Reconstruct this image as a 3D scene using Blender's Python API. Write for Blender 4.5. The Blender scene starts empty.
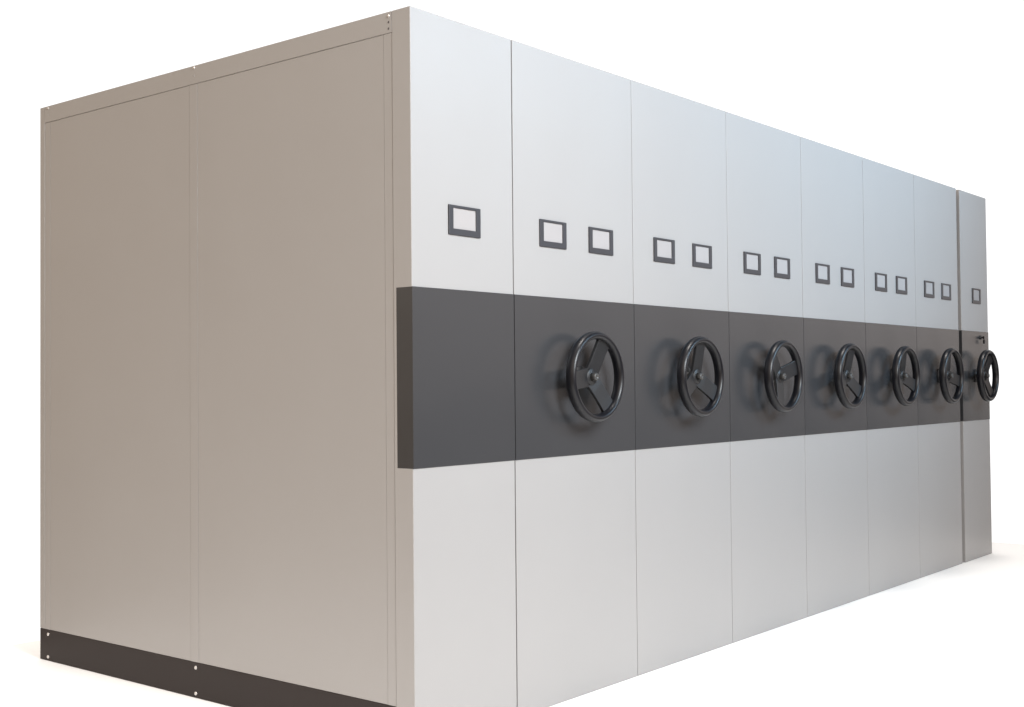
import bpy, bmesh, math, random
from mathutils import Vector, Matrix

random.seed(4)
scene = bpy.context.scene
COL = scene.collection

# ------------------------------------------------------------------ helpers
def link(name, bm, mat, parent=None, smooth=False):
    me = bpy.data.meshes.new(name)
    bmesh.ops.recalc_face_normals(bm, faces=bm.faces[:])
    bm.to_mesh(me); bm.free()
    if smooth:
        for p in me.polygons: p.use_smooth = True
    o = bpy.data.objects.new(name, me)
    COL.objects.link(o)
    if mat: me.materials.append(mat)
    if parent is not None: o.parent = parent
    return o

def add_box(bm, x0, x1, y0, y1, z0, z1, bev=0.0, seg=2):
    t = bmesh.new()
    r = bmesh.ops.create_cube(t, size=1.0)
    for v in t.verts:
        v.co = Vector(((x0+x1)/2 + v.co.x*(x1-x0), (y0+y1)/2 + v.co.y*(y1-y0), (z0+z1)/2 + v.co.z*(z1-z0)))
    if bev > 0:
        bmesh.ops.bevel(t, geom=t.edges[:], offset=bev, segments=seg, profile=0.5, affect='EDGES')
    me = bpy.data.meshes.new('tmp'); t.to_mesh(me); t.free()
    bm.from_mesh(me); bpy.data.meshes.remove(me)

def box(name, mat, parent, x0, x1, y0, y1, z0, z1, bev=0.0, seg=2):
    bm = bmesh.new(); add_box(bm, x0, x1, y0, y1, z0, z1, bev, seg)
    return link(name, bm, mat, parent)

def lathe(bm, prof, seg=32):
    """profile of (radius, y): turned about the Y axis"""
    rings = []
    for r, y in prof:
        if r < 1e-6:
            rings.append([bm.verts.new((0, y, 0))])
        else:
            rings.append([bm.verts.new((r*math.cos(2*math.pi*k/seg), y, r*math.sin(2*math.pi*k/seg))) for k in range(seg)])
    for a, b in zip(rings, rings[1:]):
        for k in range(seg):
            k2 = (k+1) % seg
            if len(a) == 1 and len(b) == 1: continue
            if len(a) == 1: bm.faces.new((a[0], b[k2], b[k]))
            elif len(b) == 1: bm.faces.new((a[k], a[k2], b[0]))
            else: bm.faces.new((a[k], a[k2], b[k2], b[k]))

def empty(name, loc):
    o = bpy.data.objects.new(name, None); COL.objects.link(o)
    o.location = loc; o.empty_display_size = 0.1
    return o

# ------------------------------------------------------------------ materials
def paint(name, col, rough, bump=0.0, bscale=900.0, var=0.0, spec=0.5, coat=0.0, rvar=0.0):
    m = bpy.data.materials.new(name); m.use_nodes = True
    nt = m.node_tree; b = nt.nodes['Principled BSDF']
    b.inputs['Base Color'].default_value = (*col, 1)
    b.inputs['Roughness'].default_value = rough
    b.inputs['Specular IOR Level'].default_value = spec
    b.inputs['Coat Weight'].default_value = coat
    tc = nt.nodes.new('ShaderNodeTexCoord')
    if var > 0:
        n = nt.nodes.new('ShaderNodeTexNoise'); n.inputs['Scale'].default_value = 2.2; n.inputs['Detail'].default_value = 6
        nt.links.new(tc.outputs['Object'], n.inputs['Vector'])
        mix = nt.nodes.new('ShaderNodeMix'); mix.data_type = 'RGBA'
        mix.inputs['A'].default_value = (*[c*(1-var) for c in col], 1)
        mix.inputs['B'].default_value = (*[min(1, c*(1+var)) for c in col], 1)
        nt.links.new(n.outputs['Fac'], mix.inputs['Factor'])
        nt.links.new(mix.outputs['Result'], b.inputs['Base Color'])
    if rvar > 0:
        n3 = nt.nodes.new('ShaderNodeTexNoise'); n3.inputs['Scale'].default_value = 3.1; n3.inputs['Detail'].default_value = 4
        nt.links.new(tc.outputs['Object'], n3.inputs['Vector'])
        mr = nt.nodes.new('ShaderNodeMapRange'); mr.inputs['To Min'].default_value = rough-rvar; mr.inputs['To Max'].default_value = rough+rvar
        nt.links.new(n3.outputs['Fac'], mr.inputs['Value']); nt.links.new(mr.outputs['Result'], b.inputs['Roughness'])
    if bump > 0:
        # fine orange-peel of powder coating plus a very slow waviness of thin sheet steel
        n2 = nt.nodes.new('ShaderNodeTexNoise'); n2.inputs['Scale'].default_value = bscale; n2.inputs['Detail'].default_value = 2
        nw = nt.nodes.new('ShaderNodeTexNoise'); nw.inputs['Scale'].default_value = 1.7; nw.inputs['Detail'].default_value = 1
        nt.links.new(tc.outputs['Object'], n2.inputs['Vector']); nt.links.new(tc.outputs['Object'], nw.inputs['Vector'])
        b2 = nt.nodes.new('ShaderNodeBump'); b2.inputs['Strength'].default_value = 1.0; b2.inputs['Distance'].default_value = 0.007
        nt.links.new(nw.outputs['Fac'], b2.inputs['Height'])
        bp = nt.nodes.new('ShaderNodeBump'); bp.inputs['Strength'].default_value = bump; bp.inputs['Distance'].default_value = 0.0004
        nt.links.new(n2.outputs['Fac'], bp.inputs['Height']); nt.links.new(b2.outputs['Normal'], bp.inputs['Normal'])
        nt.links.new(bp.outputs['Normal'], b.inputs['Normal'])
    return m

M_PANEL = paint('grey_powder_coat', (0.312, 0.303, 0.298), 0.38, bump=0.25, var=0.02, rvar=0.04)
M_BAND  = paint('charcoal_powder_coat', (0.036, 0.0365, 0.039), 0.25, bump=0.2, var=0.03, rvar=0.03)
M_BASE  = paint('dark_brown_enamel', (0.019, 0.013, 0.0115), 0.55, bump=0.3, var=0.05, spec=0.3)
M_BLACK = paint('black_bakelite', (0.005, 0.005, 0.007), 0.34, spec=0.4, bump=0.05, bscale=400)
M_SPOKE = paint('black_cast_spoke', (0.012, 0.012, 0.013), 0.45, bump=0.3, bscale=300)
M_HOLD  = paint('charcoal_plastic', (0.030, 0.030, 0.035), 0.4, bump=0.1)
M_CARD  = paint('label_card_paper', (0.325, 0.305, 0.30), 0.6, var=0.02)
M_STEEL = paint('zinc_steel', (0.62, 0.60, 0.58), 0.3); M_STEEL.node_tree.nodes['Principled BSDF'].inputs['Metallic'].default_value = 0.9
M_CAP   = paint('dull_hub_metal', (0.05, 0.048, 0.046), 0.4, spec=0.5)
M_HOLE  = paint('punched_hole_dark', (0.06, 0.05, 0.05), 0.6)
M_SEAL  = paint('black_rubber', (0.02, 0.02, 0.022), 0.7)
M_FLOOR = paint('white_floor_paint', (0.93, 0.92, 0.90), 0.7, var=0.01, spec=0.2)

# ------------------------------------------------------------------ sizes (metres), solved from the photograph
H, D = 2.30, 2.146
ZB, ZT = 0.866, 1.429                     # charcoal band
XS = [0.0, 0.4984, 1.2336, 1.9750, 2.6990, 3.4280, 4.1420, 4.8340]
X_LAST0, X_LAST1 = 4.889, 5.386
RET = 0.080                               # depth of the folded front panel
Z0 = 0.001
GROUP = 'mobile shelving units in one row'

# ------------------------------------------------------------------ handwheel
def handwheel_rim():
    bm = bmesh.new()
    R, a, b = 0.1485, 0.0143, 0.0210      # centre radius, radial and axial half sizes
    n, k = 96, 20
    vs = []
    for i in range(n):
        t = 2*math.pi*i/n; row = []
        for j in range(k):
            u = 2*math.pi*j/k
            e = 0.95
            cu, su = math.cos(u), math.sin(u)
            rr = R + a*math.copysign(abs(cu)**e, cu)
            yy = b*math.copysign(abs(su)**e, su)
            row.append(bm.verts.new((rr*math.cos(t), yy, rr*math.sin(t))))
        vs.append(row)
    for i in range(n):
        for j in range(k):
            i2, j2 = (i+1) % n, (j+1) % k
            bm.faces.new((vs[i][j], vs[i2][j], vs[i2][j2], vs[i][j2]))
    return bm

def spoke_mesh(ang):
    bm = bmesh.new()
    t = bmesh.new()
    prof = [(0.016, 0.034), (0.05, 0.0335), (0.10, 0.0325), (0.1400, 0.0355)]
    rows = []
    for i, (r, w) in enumerate(prof):
        yc = 0.026 - 0.022*i/3            # dished: hub end sits nearer the panel
        rows.append([t.verts.new((r, yc-0.0065, -w)), t.verts.new((r, yc-0.0065, w)),
                     t.verts.new((r, yc+0.0065, w)), t.verts.new((r, yc+0.0065, -w))])
    for p, q in zip(rows, rows[1:]):
        for j in range(4):
            t.faces.new((p[j], p[(j+1) % 4], q[(j+1) % 4], q[j]))
    t.faces.new(rows[0]); t.faces.new(rows[-1][::-1])
    bmesh.ops.recalc_face_normals(t, faces=t.faces[:])
    bmesh.ops.bevel(t, geom=t.edges[:], offset=0.0018, segments=2, profile=0.5, affect='EDGES')
    bmesh.ops.rotate(t, verts=t.verts[:], cent=(0, 0, 0), matrix=Matrix.Rotation(-ang, 3, 'Y'))
    me = bpy.data.meshes.new('tmp'); t.to_mesh(me); t.free(); bm.from_mesh(me); bpy.data.meshes.remove(me)
    return bm

def make_handwheel():
    w = link('handwheel', handwheel_rim(), M_BLACK, None, True)
    for k in range(3):
        link('spoke', spoke_mesh(math.radians(120*k)), M_SPOKE, w)
    bm = bmesh.new()
    lathe(bm, [(0, 0.073), (0.040, 0.073), (0.041, 0.066), (0.022, 0.060), (0.017, 0.040), (0.030, 0.036), (0.0315, 0.018),
               (0.029, 0.0145), (0.0, 0.0145)])
    hub = link('hub', bm, M_SPOKE, w, True)
    bm = bmesh.new()
    lathe(bm, [(0.0, 0.0150), (0.0150, 0.0150), (0.0140, -0.003), (0.0122, -0.0060), (0.0055, -0.0065), (0.005, -0.0035), (0.0, -0.0035)], 28)
    link('hub_cap', bm, M_CAP, hub, True)
    return w

WHEEL = None
def put_wheel(root, x, ang):
    global WHEEL
    if WHEEL is None:
        WHEEL = make_handwheel(); w = WHEEL
    else:
        w = WHEEL.copy(); COL.objects.link(w)
        for ch in list(WHEEL.children):
            c = ch.copy(); COL.objects.link(c); c.parent = w
            for g in ch.children:
                d = g.copy(); COL.objects.link(d); d.parent = c
    w.parent = root
    w.location = (x - root.location.x, -0.0755, 1.1475)
    w.rotation_euler = (0, -math.radians(ang), 0)

# ------------------------------------------------------------------ label holder
def label_holder(root, xc):
    x = xc - root.location.x
    x0, x1, z0, z1 = x-0.0775, x+0.0775, 1.6045, 1.7005
    bm = bmesh.new()
    ix0, ix1, iz0, iz1 = x0+0.0215, x1-0.0215, z0+0.0205, z1-0.0085
    y0, y1 = -0.0055, 0.0004
    def quadring(y):
        o = [bm.verts.new(c) for c in ((x0, y, z0), (x1, y, z0), (x1, y, z1), (x0, y, z1))]
        i = [bm.verts.new(c) for c in ((ix0, y, iz0), (ix1, y, iz0), (ix1, y, iz1), (ix0, y, iz1))]
        return o, i
    fo, fi = quadring(y0); bo, bi = quadring(y1)
    for k in range(4):
        k2 = (k+1) % 4
        bm.faces.new((fo[k], fo[k2], fi[k2], fi[k])); bm.faces.new((bo[k], bi[k], bi[k2], bo[k2]))
        bm.faces.new((fo[k], bo[k], bo[k2], fo[k2])); bm.faces.new((fi[k], fi[k2], bi[k2], bi[k]))
    bmesh.ops.recalc_face_normals(bm, faces=bm.faces[:])
    bmesh.ops.bevel(bm, geom=bm.edges[:], offset=0.0012, segments=2, profile=0.5, affect='EDGES')
    h = link('label_holder', bm, M_HOLD, root)
    box('label_card', M_CARD, h, ix0-0.004, ix1+0.004, -0.0016, -0.0003, iz0-0.004, iz1+0.004)
    return h

# ------------------------------------------------------------------ one unit
def unit(x0, x1, label, holders, gapl=0.0014, gapr=0.0014, seal=0.0):
    root = empty('shelving_unit', (x0, 0, 0))
    root['label'] = label; root['category'] = 'shelving unit'; root['group'] = GROUP
    w0, w1 = gapl, (x1-x0)-gapr
    box('front_panel', M_PANEL, root, w0, w1, 0, RET, Z0, H, 0.0024 if x0 == 0 else 0.0014, 3)
    box('charcoal_band', M_BAND, root, w0-0.0002, w1+0.0002, -0.0022, RET-0.012, ZB, ZT, 0.0012, 2)
    for xc in holders: label_holder(root, xc)
    if seal: box('rubber_seal', M_SEAL, root, w0-seal, w0-0.0005, 0.0035, 0.03, Z0+0.002, H-0.002)
    return root, w0, w1

def rivet_at(parent, y, z, x=0.0, mat=None, r=0.0065, name='rivet'):
    bm = bmesh.new()
    lathe(bm, [(0, -0.0040), (r*0.55, -0.0036), (r*0.9, -0.0018), (r, 0.0), (r, 0.002), (0, 0.002)], 16)
    bmesh.ops.rotate(bm, verts=bm.verts[:], cent=(0, 0, 0), matrix=Matrix.Rotation(math.radians(-90), 3, 'Z'))
    bmesh.ops.translate(bm, verts=bm.verts[:], vec=(x, y, z))
    return link(name, bm, mat or M_STEEL, parent, True)

def end_side(root, xf, sgn):
    """panelled end of a row: sgn=-1 looks to -X. xf = outer face position, local."""
    def X(d): return xf - sgn*d                       # d metres in from the outer face
    def bx(name, mat, par, d0, d1, y0, y1, z0, z1, bev=0.0012):
        a, b = sorted((X(d0), X(d1)))
        return box(name, mat, par, a, b, y0, y1, z0, z1, bev)
    zr, zb = 2.232, 0.128
    rail = bx('top_rail', M_PANEL, root, 0.0002, 0.02, RET+0.0006, D-0.036, zr, H-0.0004)
    plinth = bx('plinth', M_BASE, root, 0.0004, 0.02, RET+0.0008, D, Z0, zb)
    posts = [(RET+0.0008, 0.1165), (1.0755, 1.1215), (2.0705, D-0.0365)]
    for y0, y1 in posts:
        bx('post', M_PANEL, root, 0.0012, 0.022, y0, y1, zb+0.0008, zr-0.0007, 0.0008)
    bx('rear_trim', M_PANEL, root, 0.0002, 0.02, D-0.0355, D, zb+0.001, H-0.0004)
    for (a0, a1), (b0, b1) in zip(posts, posts[1:]):
        bx('side_panel', M_PANEL, root, 0.0016, 0.02, a1+0.0008, b0-0.0008, zb+0.001, zr-0.0010, 0.0008)
    for y in (0.0935, 1.0925, 2.085):
        for z in (2.2905, 2.262) if y > 0.5 else (2.286, 2.266, 2.246):
            hole = (y < 0.5 and z < 2.28) or (y > 0.5 and z < 2.28)
            rivet_at(rail, y, z, X(0.0008 if not hole else 0.0024), M_HOLE if (hole and y < .5) else (M_PANEL if hole else M_STEEL), 0.0058 if not hole else 0.0045)
        for z in (0.109, 0.0165):
            rivet_at(plinth, y, z, X(0.0008), M_STEEL, 0.0075)

# near end unit
root, w0, w1 = unit(XS[0], XS[1], 'grey end unit at the near corner with a single label holder and no handwheel', [0.2455], gapl=0.0, gapr=0.0022)
end_side(root, 0.0, -1)
box('cabinet_body', M_PANEL, root, 0.020, w1-0.012, RET-0.004, D-0.004, Z0+0.003, H-0.003)

LABELS = [
 'grey mobile unit with charcoal band and handwheel, directly beside the wheel-less end unit',
 'grey mobile unit whose black handwheel is second nearest to the wheel-less end unit',
 'grey mobile unit with one handwheel spoke lying nearly level, third handwheel from the near corner',
 'grey mobile unit in the middle of the row, fourth handwheel from the near corner',
 'grey mobile unit with fifth handwheel from the near corner, two units before the open gap',
 'grey mobile unit with a pair of label holders, just left of the open gap',
]
ANG = [66, 88, 18, 82, 96, 106]
for i in range(6):
    x0, x1 = XS[i+1], XS[i+2]
    w = x1-x0
    root, w0, w1 = unit(x0, x1, LABELS[i], [x0+0.301*w, x0+0.703*w], gapl=0.0024 if i == 0 else 0.0017, gapr=0.0017 if i < 5 else 0.0, seal=0.0040 if i == 0 else 0.0028)
    box('cabinet_body', M_PANEL, root, w0+0.012, w1-0.012, RET-0.004, D-0.004, Z0+0.003, H-0.003)
    put_wheel(root, (x0+x1)/2 + 0.003, ANG[i])

root, w0, w1 = unit(X_LAST0, X_LAST1, 'grey unit at the far end with a key lock above its handwheel', [5.165], gapl=0.0, gapr=0.0)
end_side(root, w1, 1)
box('cabinet_body', M_PANEL, root, w0+0.012, w1-0.020, RET-0.004, D-0.004, Z0+0.003, H-0.003)
put_wheel(root, 5.137, 60)
# key lock on the band
bm = bmesh.new()
lathe(bm, [(0, 0.002), (0.014, 0.002), (0.014, -0.002), (0.0115, -0.004), (0.0115, -0.008), (0.010, -0.0095), (0, -0.0095)], 28)
KX, kz = 5.224, 1.391
kx = KX-X_LAST0
bmesh.ops.translate(bm, verts=bm.verts[:], vec=(kx, -0.0022, kz))
lock = link('lock', bm, M_BLACK, root, True)
bm = bmesh.new()
add_box(bm, kx-0.0015, kx+0.0015, -0.017, -0.0110, kz-0.004, kz+0.004, 0.0006, 1)        # shank
add_box(bm, kx-0.002, kx+0.002, -0.029, -0.0165, kz-0.010, kz+0.008, 0.0018, 2)          # bow
key = link('key', bm, M_BLACK, lock)
bm = bmesh.new()                                                                          # tag hanging from the key
add_box(bm, kx-0.002, kx+0.014, -0.030, -0.019, kz-0.040, kz-0.0125, 0.003, 2)
link('key_tag', bm, M_BLACK, lock)

# ------------------------------------------------------------------ the floor it stands on
bm = bmesh.new()
bmesh.ops.create_grid(bm, x_segments=8, y_segments=8, size=0.5)
for v in bm.verts: v.co = Vector((-2.4 + (v.co.x+0.5)*8.35, -2.2 + (v.co.y+0.5)*4.7, 0.0))
fl = link('floor', bm, M_FLOOR)
fl['kind'] = 'structure'

# ------------------------------------------------------------------ surroundings: pale studio behind the row, a dimmer warm room round the camera, an added glow to the left
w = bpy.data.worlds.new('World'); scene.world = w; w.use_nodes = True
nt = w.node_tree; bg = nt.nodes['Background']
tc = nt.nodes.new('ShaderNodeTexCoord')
def dotn(v):
    n = nt.nodes.new('ShaderNodeVectorMath'); n.operation = 'DOT_PRODUCT'
    n.inputs[1].default_value = Vector(v).normalized()
    nt.links.new(tc.outputs['Generated'], n.inputs[0]); return n.outputs['Value']
def ramp(val, a, b):
    n = nt.nodes.new('ShaderNodeMapRange'); n.interpolation_type = 'SMOOTHSTEP'
    n.inputs['From Min'].default_value = a; n.inputs['From Max'].default_value = b
    nt.links.new(val, n.inputs['Value']); return n.outputs['Result']
def mix(f, a, b):
    n = nt.nodes.new('ShaderNodeMix'); n.data_type = 'RGBA'
    nt.links.new(f, n.inputs['Factor'])
    for s, k in ((a, 'A'), (b, 'B')):
        if isinstance(s, tuple): n.inputs[k].default_value = (*s, 1)
        else: nt.links.new(s, n.inputs[k])
    return n.outputs['Result']
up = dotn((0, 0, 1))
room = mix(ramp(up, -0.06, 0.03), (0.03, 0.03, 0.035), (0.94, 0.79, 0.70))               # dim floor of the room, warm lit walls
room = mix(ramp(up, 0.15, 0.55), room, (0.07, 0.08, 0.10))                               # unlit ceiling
room = mix(ramp(dotn((-1, 0.15, 0)), 0.25, 0.8), room, mix(ramp(up, -0.1, 0.4), (0.36, 0.24, 0.12), (1.85, 1.58, 1.34)))   # warm glow added on the left to light the end face
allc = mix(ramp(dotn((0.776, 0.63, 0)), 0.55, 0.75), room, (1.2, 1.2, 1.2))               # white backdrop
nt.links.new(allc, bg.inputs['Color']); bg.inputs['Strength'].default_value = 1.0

def area(name, loc, tgt, sx, sy, power, col, spread=180):
    l = bpy.data.lights.new(name, 'AREA'); l.shape = 'RECTANGLE'; l.size = sx; l.size_y = sy
    l.energy = power; l.color = col; l.spread = math.radians(spread)
    o = bpy.data.objects.new(name, l); COL.objects.link(o); o.location = loc
    o.rotation_euler = (Vector(tgt)-Vector(loc)).to_track_quat('-Z', 'Y').to_euler()
    return o
area('floor_fill_light', (2.6, 1.0, 5.0), (2.6, 1.0, 0), 10.2, 6.0, 116, (1, 0.94, 0.89), 22)  # added overhead lamp, narrow beam straight down to turn the floor white
area('window_light', (-0.55, -4.0, 3.5), (0.25, 0, 1.55), 2.0, 2.0, 155, (0.925, 0.965, 1.0), 110)
area('far_fill_light', (4.2, -4.0, 3.8), (3.4, 0, 2.7), 3.2, 1.0, 68, (0.53, 0.78, 1.0), 75)  # added cool fill, lifts the upper panels at the far end

# ------------------------------------------------------------------ camera
cam = bpy.data.cameras.new('camera'); co = bpy.data.objects.new('camera', cam); COL.objects.link(co)
f, ax, ay, az = 1227.503, 0.02409, -0.88868, 0.00909
cam.sensor_fit = 'HORIZONTAL'; cam.sensor_width = 36.0; cam.lens = f/1024*36.0
Rm = Matrix.Rotation(ay, 3, 'Z') @ Matrix.Rotation(ax, 3, 'X') @ Matrix.Rotation(az, 3, 'Y')
right, fwd, up = Rm.col[0], Rm.col[1], Rm.col[2]
M3 = Matrix((right, up, -fwd)).transposed()
co.matrix_world = Matrix.Translation((-2.73786, -2.61855, 1.1277)) @ M3.to_4x4()
cam.clip_end = 200
scene.camera = co

scene.view_settings.view_transform = 'Standard'; scene.view_settings.look = 'None'
scene.view_settings.exposure = 0; scene.view_settings.gamma = 1
